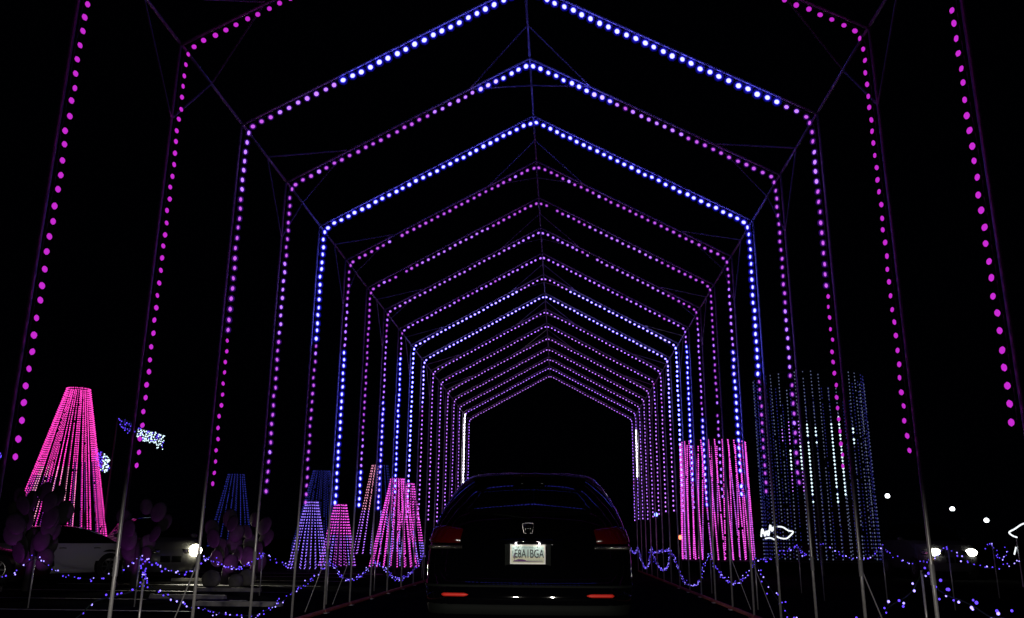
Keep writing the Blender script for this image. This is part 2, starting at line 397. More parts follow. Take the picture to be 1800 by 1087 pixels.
def wheel(parent, x, y, r=.33, wd=.21):
    key = (round(r, 3), 1 if x > 0 else -1); s = key[1]
    if key not in wheel_cache:
        t = MB().lathe([(r * .62, -wd / 2), (r * .93, -wd / 2), (r, -wd * .36), (r, wd * .36), (r * .93, wd / 2), (r * .62, wd / 2)], 'x', 28).mesh('tyre', M['tyre'], True)
        m = MB(); m.lathe([(r * .64, -s * wd * .3), (r * .64, s * wd * .44), (r * .58, s * wd * .46), (r * .56, s * wd * .2)], 'x', 28, mi=0)
        m.lathe([(r * .57, s * wd * .12), (.001, s * wd * .12)], 'x', 28, mi=1)
        for i in range(7):
            a = 2 * PI * i / 7; d = Vector((0, math.cos(a), math.sin(a))); e = Vector((0, -math.sin(a), math.cos(a)))
            q = [d * r * .08 + e * r * .07, d * r * .6 + e * r * .05, d * r * .6 - e * r * .05, d * r * .08 - e * r * .07]
            m.add([p + Vector((s * wd * .4, 0, 0)) for p in q] + [p + Vector((s * wd * .2, 0, 0)) for p in q], [(0, 1, 2, 3), (0, 4, 5, 1), (2, 6, 7, 3)], 0)
        m.lathe([(r * .14, s * wd * .3), (r * .14, s * wd * .45), (.001, s * wd * .45)], 'x', 14, mi=0)
        wheel_cache[key] = (t, m.mesh('rim', [M['alloy'], M['tyre']]))
    t, rm = wheel_cache[key]
    o = link('wheel', t, parent); o.location = (x, y, r); link('rim', rm, o); return o

# --- the minivan ahead
van = thing('minivan', (.06, 8.27, 0), 'black minivan seen from behind in the middle of the light tunnel', 'van')
V = Car(hw=[(.26, .86), (.36, .93), (.5, .962), (.62, .98), (.72, .99), (.8, .992), (.9, .988), (1.0, .978), (1.12, .955), (1.25, .918), (1.38, .868), (1.5, .808), (1.6, .742), (1.68, .68), (1.73, .62), (1.755, .53)],
        yr=[(.26, .14), (.36, .03), (.5, 0), (.64, 0), (.69, .03), (.74, .10), (.9, .12), (1.0, .13), (1.12, .15), (1.25, .2), (1.38, .28), (1.5, .37), (1.6, .45), (1.68, .53), (1.73, .62), (1.755, .75)],
        yf=[(.26, 4.7), (.36, 4.82), (.5, 4.9), (.7, 4.9), (.8, 4.86), (.9, 4.7), (1.0, 4.25), (1.12, 3.95), (1.25, 3.7), (1.5, 3.2), (1.68, 2.85), (1.755, 2.5)], rc=.24, rf=.5, bulge=.07)
V.body([.26, .31, .36, .43, .5, .57, .64, .69, .74, .8, .86, .92, 1.0, 1.06, 1.12, 1.18, 1.25, 1.31, 1.38, 1.44, 1.5, 1.55, 1.6, 1.64, 1.68, 1.71, 1.73, 1.755], M['black_paint'], van)
V.patch('rear_window', 0, 0, 1.05, 1.3, 1.62, M['tint_glass'], van, .004, 10, 8, edge=lambda t: (1.27 + .05 * t ** 3, 1.64 - .05 * t ** 2))
for s in (1, -1):
    V.patch('side_window', s, 2.04, 2.3, 1.12, 1.52, M['tint_glass'], van, .004, 6, 6)
    V.patch('side_window', s, 2.33, 2.6, 1.12, 1.52, M['tint_glass'], van, .004, 6, 6)
    V.patch('side_window', s, 2.63, 2.93, 1.12, 1.5, M['tint_glass'], van, .004, 6, 6)
    tl = V.patch('tail_light', s, .84, 2.025, 1.03, 1.235, M['red_lens'], van, .012, 14, 6, edge=lambda t: (1.035, 1.2 + .035 * (1 - (2 * t - 1) ** 2) - .06 * max(0, t - .8)))
    # ribbed clear reverse lens under the red lens
    rb = MB()
    for i in range(40):
        q = .86 + 1.1 * i / 39; p = V.pos(s, q, 1.015); nn = V.nor(s, q, 1.015)
        rb.ell(p + nn * .004, (Vector((.0075, 0, 0)), nn * .011, (0, 0, .0185)), 6, 4)
    rb.build('ribbed_lens', M['clear_lens'], tl, True)
    rf = MB(); c = [V.pos(s, q, .595) for q in [.74 + .03 * i for i in range(15)]]
    rf.tube([p + Vector((0, -.004, 0)) for p in c], [.004, .012] + [.0165] * 11 + [.012, .004], 10)
    rf.build('bumper_reflector', M['reflector'], van, True)
    m = MB(); m.ell((s * 1.06, 3.35, 1.1), ((.11, 0, 0), (0, .07, 0), (0, 0, .09)), 12, 8); m.tube([(s * .93, 3.38, 1.06), (s * 1.02, 3.36, 1.07)], .025, 8)
    m.build('door_mirror', M['black_paint'], van, True)
    rail = [(s * .52, .95, 1.765), (s * .54, 1.1, 1.80), (s * .55, 1.9, 1.81), (s * .53, 2.5, 1.79), (s * .5, 2.62, 1.75)]
    MB().tube(rail, .014, 8).build('roof_rail', M['black_plastic'], van, True)
    for y in (.98, 3.98): wheel(van, s * .86, y, .34, .22)
# tailgate seams, spoiler, plate recess and trim
sp = MB(); rows = []
for i in range(13):
    t = -1 + i / 6; x = t * .56; b = .05 * t * t
    rows.append([(x, .50 + b, 1.735 - .03 * t * t), (x, .40 + b, 1.725 - .04 * t * t), (x, .385 + b, 1.71 - .04 * t * t), (x, .41 + b, 1.70 - .04 * t * t), (x, .56 + b, 1.66 - .04 * t * t)])
sp.grid(rows); sp.build('spoiler', M['black_paint'], van, True)
hb = MB(); hb.box(-.16, .16, .372, .40, 1.695, 1.708); hb.build('high_brake_light', M['red_lens'], van)
V.patch('bumper_step', 0, 0, 1.9, .655, .69, M['black_plastic'], van, .012, 14, 3)
lowb = V.patch('bumper_lower', 0, 0, 1.9, .40, .535, M['black_plastic'], van, .008, 14, 4)
# number plate in its pocket
pz = .955; py = interp(V.yr, pz) - V.b - .012
MB().box(-.215, .215, py + .004, py + .03, pz - .12, pz + .12).build('plate_pocket', M['black_plastic'], van)
pw, ph = .156, .079
pl = MB(); pl.box(-pw, pw, py - .004, py, -ph + pz, ph + pz)
plate = pl.build('number_plate', M['plate_cream'], van); tag(plate, 'pale number plate with dark characters and a purple desert skyline')
b = MB(); b.box(-pw + .006, pw - .006, py - .006, py - .0045, pz - ph * .25, pz + ph - .006); b.build('plate_sky', M['plate_white'], plate)
b = MB(); xs = [-.14, -.12, -.09, -.05, -.03, -.01, .01, .14]; hs = [.004, .012, .022, .022, .018, .010, .006, .004]
b.add([(x, py - .0065, pz - ph + .012) for x in xs] + [(x, py - .0065, pz - ph + .012 + h) for x, h in zip(xs, hs)], [(i, i + 1, i + 9, i + 8) for i in range(7)])
b.build('plate_skyline', M['plate_purple'], plate)
b = MB(); b.box(-.129, -.124, py - .0068, py - .006, pz - ph + .014, pz + .01); b.box(-.135, -.129, py - .0068, py - .006, pz - .03, pz - .024)
b.box(-.137, -.134, py - .0068, py - .006, pz - .03, pz - .008); b.build('plate_saguaro', M['plate_purple'], plate)
fr = MB(); e = .009
for a in ((-pw - e, pw + e, ph, ph + e), (-pw - e, pw + e, -ph - e, -ph), (-pw - e, -pw, -ph, ph), (pw, pw + e, -ph, ph)):
    fr.box(a[0], a[1], py - .009, py + .002, pz + a[2], pz + a[3])
fr.build('plate_frame', M['plate_frame'], plate)
tx = text_mesh('plate_lettering', 'E8A1BGA', .108, M['plate_ink'], plate, .62, .0006); tx.location = (.012, py - .0075, pz + .002)
tx = text_mesh('plate_lettering', 'ARIZONA', .022, M['plate_teal'], plate, 1.2); tx.location = (0, py - .0075, pz + .062)
tx = text_mesh('plate_lettering', 'GRAND CANYON STATE', .0125, M['plate_teal'], plate, 1.0); tx.location = (.065, py - .0075, pz - .054)
for x in (-.09, .09):
    MB().lathe([(.001, 0), (.006, 0), (.006, .004)], 'y', 8, (x, py - .011, pz + .066)).build('plate_bolt', M['plate_ink'], plate)
# trim bar above the plate with its two plate lamps, and the emblem
tb = MB(); tb.grid([[(x, py - .035 + .03 * abs(x / .34) ** 2, 1.085 + .012 * (1 - (x / .34) ** 2)), (x, py - .05 + .03 * (x / .34) ** 2, 1.07 + .008 * (1 - (x / .34) ** 2)), (x, py - .045 + .03 * (x / .34) ** 2, 1.05), (x, py + .02, 1.045)] for x in [-.36 + .06 * i for i in range(13)]])
trim = tb.build('tailgate_trim', M['black_paint'], van, True)
for x in (-.11, .11):
    MB().ball((x, py - .048, 1.052), .0085, 8, 6).build('plate_lamp', M['plate_lamp'], trim)
    l = bpy.data.lights.new('plate_lamp_light', 'POINT'); l.energy = .22; l.color = (1, .96, .9); l.shadow_soft_size = .012
    lo = link('plate_lamp_light', l, van); lo.location = (x, py - .075, 1.045)
ye = interp(V.yr, 1.19) - V.b - .012
em = MB(); em.tube([(x, ye, z) for x, z in [(-.05, 1.235), (0, 1.242), (.05, 1.235), (.055, 1.225), (.042, 1.155), (.034, 1.147), (0, 1.143), (-.034, 1.147), (-.042, 1.155), (-.055, 1.225), (-.05, 1.235)]], .005, 6, cap=False)
for s in (-1, 1): em.tube([(s * .032, ye, 1.232), (s * .024, ye, 1.19), (s * .023, ye, 1.152)], [.008, .006, .007], 6)
em.tube([(-.024, ye, 1.19), (.024, ye, 1.19)], .006, 6)
em.build('emblem', M['chrome'], van, True)
wp = MB(); wp.tube([(.02, interp(V.yr, 1.29) - V.b - .012, 1.285), (-.2, interp(V.yr, 1.31) - V.b - .015, 1.31), (-.34, interp(V.yr, 1.33) - V.b - .01, 1.325)], .007, 6); wp.build('rear_wiper', M['black_plastic'], van)
ex = MB(); ex.lathe([(.026, .02), (.03, .02), (.03, .25), (.026, .25)], 'y', 14, (.55, 0, .27)); ex.build('exhaust', M['chrome'], van)

# --- generic parked cars
def parked_car(name, label, loc, rz, paint, height=1.42, L=4.5, lights=None, suv=False):
    root = thing(name, loc, label, 'car', None, rz); k = height / 1.42
    hw = [(.2, .8), (.3, .86), (.5, .9), (.7, .9), (.85, .88), (.95, .84), (1.1, .74), (1.25, .66), (1.36, .58), (1.4, .48)]
    if suv:
        yr = [(.2, .1), (.35, .02), (.6, 0), (.9, .05), (1.0, .1), (1.2, .25), (1.4, .5)]; yf = [(.2, L - .1), (.4, L), (.7, L - .05), (.88, L - .35), (.95, L - 1.0), (1.1, L - 1.3), (1.25, L - 1.55), (1.4, L - 2.0)]
    else:
        yr = [(.2, .12), (.35, .02), (.6, 0), (.82, .05), (.92, .25), (1.0, .55), (1.2, .95), (1.34, 1.35), (1.4, 1.7)]; yf = [(.2, L - .1), (.4, L), (.66, L - .06), (.8, L - .5), (.88, L - 1.15), (1.0, L - 1.45), (1.2, L - 1.8), (1.34, L - 2.1), (1.4, L - 2.4)]
    sc_ = lambda t: [(a * k, b) for a, b in t]
    B = Car(sc_(hw), sc_(yr), sc_(yf), .3, .5, .08)
    B.body([z * k for z in (.2, .27, .35, .45, .55, .66, .75, .82, .88, .95, 1.02, 1.1, 1.18, 1.25, 1.31, 1.36, 1.4)], paint, root, .03, .93 * k, M['black_paint'])
    B.patch('rear_window', 0, 0, 1.1, .98 * k, 1.3 * k, M['tint_glass'], root, .005)
    q5 = 5
    B.patch('windshield', 1, 3.45, 5, .93 * k, 1.37 * k, M['tint_glass'], root, .006); B.patch('windshield', -1, 3.45, 5, .93 * k, 1.37 * k, M['tint_glass'], root, .006)
    for s in (1, -1):
        B.patch('side_window', s, 2.0, 2.48, .93 * k, 1.37 * k, M['tint_glass'], root, .006, 8, 5)
        B.patch('side_window', s, 2.5, 3.3, .93 * k, 1.37 * k, M['tint_glass'], root, .006, 8, 5)
        B.patch('tail_light', s, .7, 2.02, .68 * k, .82 * k, M['red_lens'], root, .01)
        hl = B.patch('headlight', s, 3.25, 4.35, .58 * k, .7 * k, M['clear_lens'], root, .01)
        for q in (2.3, 2.62):
            p = B.pos(s, q, .83 * k); hd = MB(); hd.tube([p + Vector((s * .02, -.09, 0)), p + Vector((s * .03, 0, .005)), p + Vector((s * .02, .09, 0))], .012, 6); hd.build('door_handle', M['chrome'], root, True)
        m = MB(); m.ell((s * .98, L * .62, .98 * k), ((.1, 0, 0), (0, .06, 0), (0, 0, .07)), 10, 6); m.tube([(s * .8, L * .625, .95 * k), (s * .95, L * .62, .96 * k)], .02, 6); m.build('door_mirror', paint, root, True)
        for y in (.85, L - .88):
            a = MB(); a.lathe([(.001, .0), (.40, .0)], 'x', 26, (s * .895, y, .36)); a.build('wheel_arch', M['black_plastic'], root)
            wheel(root, s * .83, y, .335, .2)
    gr = B.patch('grille', 0, 4.3, 5, .42 * k, .56 * k, M['black_plastic'], root, .008) if False else None
    B.patch('grille', 1, 4.3, 5, .4 * k, .56 * k, M['black_plastic'], root, .008); B.patch('grille', -1, 4.3, 5, .4 * k, .56 * k, M['black_plastic'], root, .008)
    return root, B, k
def park(u, y, rz, ly, lx):                                  # where to put a car so that its local point (lx, ly) is seen at u
    p = at(u, 980, y); d = Matrix.Rotation(rz, 3, 'Z') @ Vector((lx, ly, 0)); return (p.x - d.x, p.y - d.y, 0)
rz = math.radians(151)
parked_car('parked_car', 'silver parked car below the big pink light cone', park(190, 22.6, rz, .85, -.83), rz, M['silver_paint'], 1.36, 4.5)
rz = math.radians(-68)
parked_car('parked_car', 'dark maroon car at the left edge beside the silver car', park(80, 21.0, rz, 4.3, -.4), rz, M['maroon_paint'], 1.3, 4.4)
hp = at(342, 966, 22.5)
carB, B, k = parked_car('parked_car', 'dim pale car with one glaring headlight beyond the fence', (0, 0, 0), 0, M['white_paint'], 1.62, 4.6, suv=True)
ang = math.radians(-143)                                     # forward direction of the car: towards the lane and the camera
lamp_local = B.pos(1, 3.75, .66 * k)
R = Matrix.Rotation(ang, 3, 'Z'); q = R @ Vector(B.pos(-1, 3.75, .66 * k))
carB.rotation_euler = (0, 0, ang); carB.location = (hp.x - q.x, hp.y - q.y, 0)
lm = MB(); lm.ell(B.pos(-1, 3.75, .66 * k) + B.nor(-1, 3.75, .66 * k) * .03, ((.16, 0, 0), (0, .15, 0), (0, 0, .15)), 16, 10); lm.build('lit_headlight', M['headlamp'], carB, True)
dr = R @ Vector((0, 1, 0))
low_beam('low_beam_lamp', (hp.x + dr.x * .2, hp.y + dr.y * .2, hp.z), (hp.x + dr.x * 10, hp.y + dr.y * 10, 0), 520, (1, .95, .75), 90, .03, -.1)
# oncoming car on the right
h1, h2 = at(1638, 966, 28), at(1711, 967, 28)
carC, B, k = parked_car('oncoming_car', 'dark car facing the camera with two glaring headlights', (0, 0, 0), math.radians(176), M['grey_paint'], 1.75, 4.6, suv=True)
mid = (B.pos(1, 3.8, .66 * k) + B.pos(-1, 3.8, .66 * k)) / 2; d = Matrix.Rotation(math.radians(176), 3, 'Z') @ mid
carC.location = ((h1.x + h2.x) / 2 - d.x, 28 - d.y, 0)
for s in (1, -1):
    lm = MB(); lm.ell(B.pos(s, 3.8, .66 * k) + Vector((-s * .03, .02, .0)), ((.18, 0, 0), (0, .08, 0), (0, 0, .11)), 14, 8); lm.build('lit_headlight', M['headlamp_white'], carC, True)
lm = MB(); lm.ball(B.pos(1, 3.7, .5 * k), .04, 8, 6); lm.build('marker_light', M['amber_lamp'], carC)

# ------------------------------------------------------------------ cone-shaped light trees
def light_cone(loc, ztop, zbot, rt, rb, nstr, cols, label, group, bulb_r=.018, step=.1, mast=True, twist=0.0, gaps=.03, phase=0.0, start=None):
    root = thing('light_tree', loc, label, 'light tree', group)
    MB().tube([(0, 0, 0), (0, 0, ztop + .02)], [.05, .03], 8).build('mast', M['dark_metal'], root)
    MB().tube([(rt * math.cos(a), rt * math.sin(a), ztop) for a in [2 * PI * i / 24 for i in range(25)]], .012, 5, cap=False).build('top_ring', M['dark_metal'], root)
    MB().tube([(rb * math.cos(a), rb * math.sin(a), zbot - .03) for a in [2 * PI * i / 32 for i in range(33)]], .014, 5, cap=False).build('base_ring', M['dark_metal'], root)
    rg = random.Random(int(abs(loc[0]) * 100) + nstr)
    L = math.hypot(ztop - zbot, rb - rt); n = int(L / step)
    used = sorted(set(c for f in cols for c, _ in f(0)) | set(c for f in cols for c, _ in f(.5)))
    idx = {}
    for i in range(nstr):
        a = 2 * PI * (i + phase) / nstr + rg.gauss(0, .02); a2 = a + twist + rg.gauss(0, .03); m = MB(); mats = []
        spec = cols[0](i / nstr)
        t0 = 0 if start is None else start(i, rg)
        for j in range(n):
            t = (j + .5) / n
            if t < t0 or rg.random() < gaps: continue
            c = col_at(spec, t)
            if c not in mats: mats.append(c)
            r = rt + (rb - rt) * t; aa = a + (a2 - a) * t
            m.octa((r * math.cos(aa), r * math.sin(aa), ztop + (zbot - ztop) * t), bulb_r * rg.uniform(.85, 1.15) * (1.6 if c == 11 else 1), mats.index(c), 1.2)
        k = len(mats)
        m.tube([(rt * math.cos(a), rt * math.sin(a), ztop), (rb * math.cos(a2), rb * math.sin(a2), zbot - .03)], .003, 3, k, cap=False)
        m.build('light_string', [PM[c] for c in mats] + [M['green_cable']], root)
    return root
def px_cone(y, tl, tr, vt, bl, br, vb, **kw):
    a, b_ = at(tl, vt, y), at(tr, vt, y); c, d = at(bl, vb, y), at(br, vb, y)
    rt = (b_.x - a.x) / 2; rb = (d.x - c.x) / 2; x = ((a.x + b_.x) / 2 + (c.x + d.x) / 2) / 2
    zt, zb = (a.z + b_.z) / 2, max(.06, (c.z + d.z) / 2)
    return light_cone((x, y, 0), zt, zb, rt, rb, **kw)
G1 = 'cone-shaped light trees'
rr = random.Random(5)
px_cone(30, 111, 147, 683, 27, 190, 968, nstr=42, cols=[lambda f: [(7, .55), (16, .45)] if .38 < f < .56 else ([(7, .5), (8, .5)] if .65 < f < .9 and int(f * 42) % 4 else ([(7, .45), (16, .55)] if .1 < f < .38 and int(f * 42) % 3 else [(7, 1)]))],
        label='tallest hot pink light tree, behind the silver car', group=G1, bulb_r=.023, step=.08, gaps=.025)
px_cone(44, 397, 423, 833, 372, 446, 962, nstr=18, cols=[lambda f: [(10, 1)]], label='dim dark blue light tree behind the plants, left of the other blue one', group=G1, bulb_r=.026, step=.12)
px_cone(44, 545, 573, 827, 520, 607, 966, nstr=18, cols=[lambda f: [(10, 1)]], label='dim dark blue light tree rising behind the small violet one', group=G1, bulb_r=.028, step=.12)
px_cone(29, 537, 557, 881, 508, 577, 1001, nstr=22, cols=[lambda f: [(9, 1)]], label='small violet-blue light tree', group=G1, bulb_r=.019, step=.095)
px_cone(29.5, 587, 607, 886, 562, 626, 996, nstr=22, cols=[lambda f: [(17, .5), (9 if int(f * 22) % 4 == 0 else 1, .5)]], label='small pink light tree beside the violet-blue one', group=G1, bulb_r=.019, step=.095)
px_cone(36, 653, 680, 817, 622, 702, 975, nstr=16, cols=[lambda f: [(8, .5), (5, .5)] if .3 < f < .75 else [(10, .5), (9, .5)]], label='tall narrow light tree with pink and blue strings', group=G1, bulb_r=.02, step=.11)
px_cone(28, 687, 711, 841, 650, 737, 997, nstr=20, cols=[lambda f: [(17, .6), (9 if int(f * 20) % 5 == 0 else 17, .4)]], label='pink light tree nearest the van', group=G1, bulb_r=.021, step=.075, gaps=.05)
px_cone(31, 714, 725, 849, 690, 750, 980, nstr=14, cols=[lambda f: [(17, .8), (9, .2)]], label='slim pink light tree half behind another, beside the van', group=G1, bulb_r=.02, step=.09)

# light curtains in the shape of drums on the right
G2 = 'drum-shaped light curtains'
o = px_cone(26, 1191, 1304, 778, 1205, 1331, 984, nstr=30, cols=[lambda f: [(17, .3), (17 if int(f * 30) % 3 else 1, .3), (17 if int(f * 30) % 4 else 1, .4)]],
        label='pink drum of hanging light strings on the right', group=G2, bulb_r=.022, step=.06, gaps=.025, twist=.12); o.name = 'light_drum'
def blue_cols(f):
    i = int(f * 42 + .5)
    if i in (29, 32, 33): return [(12, .25 + .02 * (i % 3)), (11, .42), (12, .33)]
    if i in (27, 28): return [(12, .27), (5, .14), (11, .12), (5, .12), (12, .35)]
    if i in (26, 30, 35): return [(12, .3), (5 if i < 28 else 11, .1), (12, .6)]
    return [(12 if 25 < i < 38 or i % 5 == 0 else 13, 1)]
o = px_cone(30, 1326, 1512, 667, 1346, 1544, 985, nstr=42, cols=[blue_cols], label='large drum of sparse white and dim blue light strings', group=G2, bulb_r=.021, step=.115, gaps=.06, start=lambda i, r: r.choice([0, 0, 0, 0, .01, .1])); o.name = 'light_drum'

# ------------------------------------------------------------------ blue garlands on stakes along both sides
def stake(p, label, top=.02):
    t = thing('garland_stake', (p.x, p.y, 0), label, 'stake', 'stakes that carry the garlands')
    MB().tube([(0, 0, 0), (0, 0, p.z + top)], .011, 8).build('rod', M['galvanised'], t, True)
    MB().tube([(0, -.02, p.z), (0, -.035, p.z + .02), (0, -.02, p.z + .04)], .005, 5).build('hook', M['dark_metal'], t)
def garland(pts, label, step=.065, r=.0088, spread=.022, dens=1.0, wrap=0):
    pts = [Vector(p) for p in pts]; L = [0]
    for a, b in zip(pts, pts[1:]): L.append(L[-1] + (b - a).length)
    root = thing('light_garland', pts[0], label, 'garland', 'blue light garlands'); o = pts[0]
    cr = []
    N = max(12, int(L[-1] / .12))
    for i in range(N + 1):                                   # smooth curve through the points
        s = L[-1] * i / N; k = 0
        while k < len(L) - 2 and s > L[k + 1]: k += 1
        t = (s - L[k]) / max(1e-6, L[k + 1] - L[k]); p0, p1, p2, p3 = pts[max(0, k - 1)], pts[k], pts[k + 1], pts[min(len(pts) - 1, k + 2)]
        cr.append(.5 * ((2 * p1) + (p2 - p0) * t + (2 * p0 - 5 * p1 + 4 * p2 - p3) * t * t + (3 * p1 - p0 - 3 * p2 + p3) * t ** 3))
    MB().tube([c - o for c in cr], .007, 4).build('cable', M['green_cable'], root)
    rg = random.Random(len(label) * 13 + int(L[-1] * 100)); m = MB(); n = int(L[-1] / step * dens)
    for i in range(n):
        s = (i + rg.random()) / n * N; k = min(N - 1, int(s)); p = cr[k].lerp(cr[k + 1], s - k) - o
        p += Vector((rg.gauss(0, spread), rg.gauss(0, spread), rg.gauss(0, spread)))
        m.ball(p, r * rg.uniform(.7, 1.2), 6, 4, 0 if rg.random() < .7 else 1)
    tag(m.build('bulb', [PM[14], PM[15]], root), kind='stuff')
XL, XR = -3.62, 3.62
def gl(px, x, label, **kw): garland([atx(u, v, x) for u, v in px], label, **kw)
left = [((252, 1022), 'thin stake left of the lane, nearest on that side'), ((578, 985), 'stake below the small pink light tree'), ((660, 988), 'stake between the pink light trees'), ((743, 974), 'stake just left of the van')]
for (u, v), lb in left: stake(atx(u, v, XL), lb)
gl([(120, 1098), (150, 1074), (165, 1058), (205, 1048), (235, 1038), (252, 1022)], XL, 'short garland end left of the nearest stake', dens=.5)
gl([(252, 1022), (268, 1034), (286, 1044), (308, 1054), (330, 1068), (365, 1072), (385, 1078), (415, 1083), (450, 1081), (470, 1072), (501, 1054), (534, 1028), (559, 1010), (578, 985)], XL, 'long garland sagging to the ground beside the lit pavement', dens=.75)
gl([(578, 985), (588, 996), (599, 1012), (617, 1019), (640, 1008), (660, 988)], XL, 'garland swag below the small pink light tree')
gl([(660, 988), (675, 1000), (690, 1014), (705, 1019), (722, 1008), (735, 990), (743, 974)], XL, 'garland swag just left of the van')
right = [((1121, 962), 'far stake just right of the van'), ((1145, 962), 'second stake right of the van'), ((1178, 967), 'third stake right of the van, beside the pink drum'),
         ((1248, 974), 'stake below the middle of the pink drum'), ((1327, 983), 'stake below the right edge of the pink drum'), ((1620, 1007), 'stake beside the rightmost pole')]
for (u, v), lb in right: stake(atx(u, v, XR), lb)
gl([(1108, 964), (1112, 970), (1117, 972), (1121, 962)], XR, 'tiny garland end touching the van outline', dens=1.2)
gl([(1121, 962), (1127, 984), (1134, 998), (1141, 990), (1145, 962)], XR, 'first full garland swag right of the van', dens=1.5)
gl([(1145, 962), (1152, 985), (1160, 998), (1166, 1002), (1174, 994), (1178, 967)], XR, 'second full garland swag right of the van', dens=1.5)
gl([(1149, 972), (1165, 969), (1178, 967)], XR, 'taut garland line above the second swag')
gl([(1178, 967), (1190, 994), (1202, 1022), (1214, 1031), (1228, 1024), (1236, 1000), (1248, 974)], XR, 'deep garland swag at the foot of the pink drum')
gl([(1248, 974), (1258, 998), (1270, 1014), (1292, 1025), (1310, 1015), (1320, 998), (1327, 983)], XR, 'round garland swag under the pink drum')
gl([(1327, 983), (1333, 1000), (1347, 1022), (1360, 1045), (1374, 1064), (1386, 1080), (1400, 1092), (1440, 1100), (1500, 1098), (1545, 1086), (1562, 1068), (1592, 1050), (1607, 1034), (1620, 1007)], XR, 'longest garland on the right, dropping out of the picture', dens=.45, spread=.04, r=.012)
gl([(1620, 1007), (1640, 1018), (1648, 1036), (1672, 1050), (1690, 1056), (1715, 1068), (1738, 1084), (1762, 1088), (1800, 1092)], XR, 'sparse scattered garland at the lower right corner', dens=.75, spread=.05, r=.012)
# second, farther garland line behind the tunnel
def gd(px, y0, y1, label, **kw):
    n = len(px); garland([at(u, v, y0 + (y1 - y0) * i / (n - 1)) for i, (u, v) in enumerate(px)], label, **kw)
def stk(u, v, y, lb): stake(at(u, v, y), lb)
for u, v, y, lb in [(62, 981, 13.5, 'pale stake in front of the maroon car'), (246, 980, 14, 'stake in front of the rounded plant by the headlight'), (462, 972, 17, 'stake below the farther plants'),
                 (1403, 963, 20, 'short stake behind the poles under the large drum'), (1441, 955, 17.5, 'stake under the large drum'), (1550, 959, 16.5, 'stake to the right of the large drum'), (1666, 961, 15.5, 'stake between the two headlights'), (1744, 955, 19, 'thin stake right of the headlights')]: stk(u, v, y, lb)
gd([(-20, 1030), (10, 1016), (30, 1005), (48, 990), (62, 981)], 13.2, 13.5, 'garland at the left edge of the picture', r=.0115)
gd([(62, 981), (80, 992), (100, 1006), (130, 1016), (155, 1018), (180, 1015), (205, 1008), (228, 992), (246, 980)], 13.5, 14, 'garland passing in front of the silver car', r=.0115)
gd([(246, 980), (262, 986), (278, 997), (300, 1006), (318, 1009), (335, 1004), (352, 988), (362, 980)], 14, 15, 'garland passing below the glaring headlight', r=.013, dens=1.4)
gd([(246, 980), (251, 1000), (254, 1012), (258, 1018), (252, 1030)], 14, 13, 'garland hanging straight down near the headlight', r=.0115, dens=1.4)
gd([(362, 980), (385, 990), (402, 997), (420, 1000), (436, 992), (450, 984), (462, 972)], 15, 17, 'garland in front of the farther plants', r=.0115, dens=1.4)
gd([(462, 972), (472, 978), (484, 986), (497, 992), (515, 990)], 17, 18, 'garland left of the violet-blue light tree', r=.0115)
gd([(1335, 984), (1350, 986), (1370, 974), (1389, 966), (1403, 963), (1410, 972), (1416, 978)], 17, 20, 'broken garland beside the white outline figure', r=.012, dens=.6)
gd([(1441, 955), (1458, 964), (1475, 974), (1489, 980), (1504, 983), (1520, 982), (1535, 974), (1550, 959)], 17.5, 16.5, 'garland swag in front of the large drum', r=.012)
gd([(1550, 959), (1559, 970), (1577, 981), (1597, 988), (1616, 989), (1642, 981), (1656, 968), (1666, 961)], 16.5, 15.5, 'garland swag left of and below the first headlight', r=.012)
gd([(1666, 961), (1676, 971), (1690, 979), (1709, 993), (1730, 999), (1745, 999), (1774, 993), (1799, 984), (1830, 972)], 15.5, 14.5, 'garland swag below the second headlight', r=.012)
gd([(1729, 964), (1737, 961), (1744, 955), (1750, 970), (1757, 980), (1764, 982), (1769, 974), (1771, 962)], 19, 19, 'small bright garland loop near the right edge', r=.0115, dens=1.6)

# ------------------------------------------------------------------ plants with rounded pads
def plant(u, v, y, height, label, seed, npad=11, wd=.45):
    b = at(u, v, y); rg = random.Random(seed); root = thing('cactus_plant', (b.x, y, 0), label, 'plant', 'plants with rounded pads')
    MB().tube([(0, 0, 0), (.02, 0, height * .3), (0, 0, height * .5)], [.1, .07, .05], 8).build('stem', M['cactus'], root, True)
    for i in range(npad):
        f = i / (npad - 1); z = height * (.9 - .62 * f); sx = (0 if i == 0 else (1 if i % 2 else -1)) * rg.uniform(.35, 1) * wd * (.55 + .45 * math.sin(PI * min(1, f * 1.3 + .15)))
        c = Vector((sx, rg.uniform(-.2, .2), z)); t = sx / wd * .6 + rg.uniform(-.25, .25)
        r = rg.uniform(.14, .205); ax = Vector((math.cos(t), rg.uniform(-.5, .5), -math.sin(t))).normalized(); upv = Vector((math.sin(t), 0, math.cos(t)))
        MB().ell(c, (ax * r, ax.cross(upv).normalized() * r * .2, upv * r * 1.3), 14, 8).build('pad', M['cactus'], root, True)
    # small magenta garden floodlight at the plant's foot
    fl = thing('garden_floodlight', (b.x + .1, y - 1.1, 0), 'small floodlight on the ground before the ' + label, 'floodlight', 'garden floodlights')
    MB().box(-.07, .07, -.04, .04, .05, .15).build('lamp_housing', M['dark_metal'], fl); MB().tube([(0, 0, 0), (0, 0, .06)], .012, 6).build('spike', M['dark_metal'], fl)
    l = bpy.data.lights.new('floodlight_lamp', 'SPOT'); l.energy = FLOOD; l.color = (.75, .06, 1.0); l.spot_size = math.radians(80); l.spot_blend = .6; l.shadow_soft_size = .05
    lo = link('floodlight_lamp', l, fl); lo.location = (0, .05, .17); lo.rotation_euler = (Vector((-.1, 1.1, height * .6)) - Vector(lo.location)).to_track_quat('-Z', 'Y').to_euler()
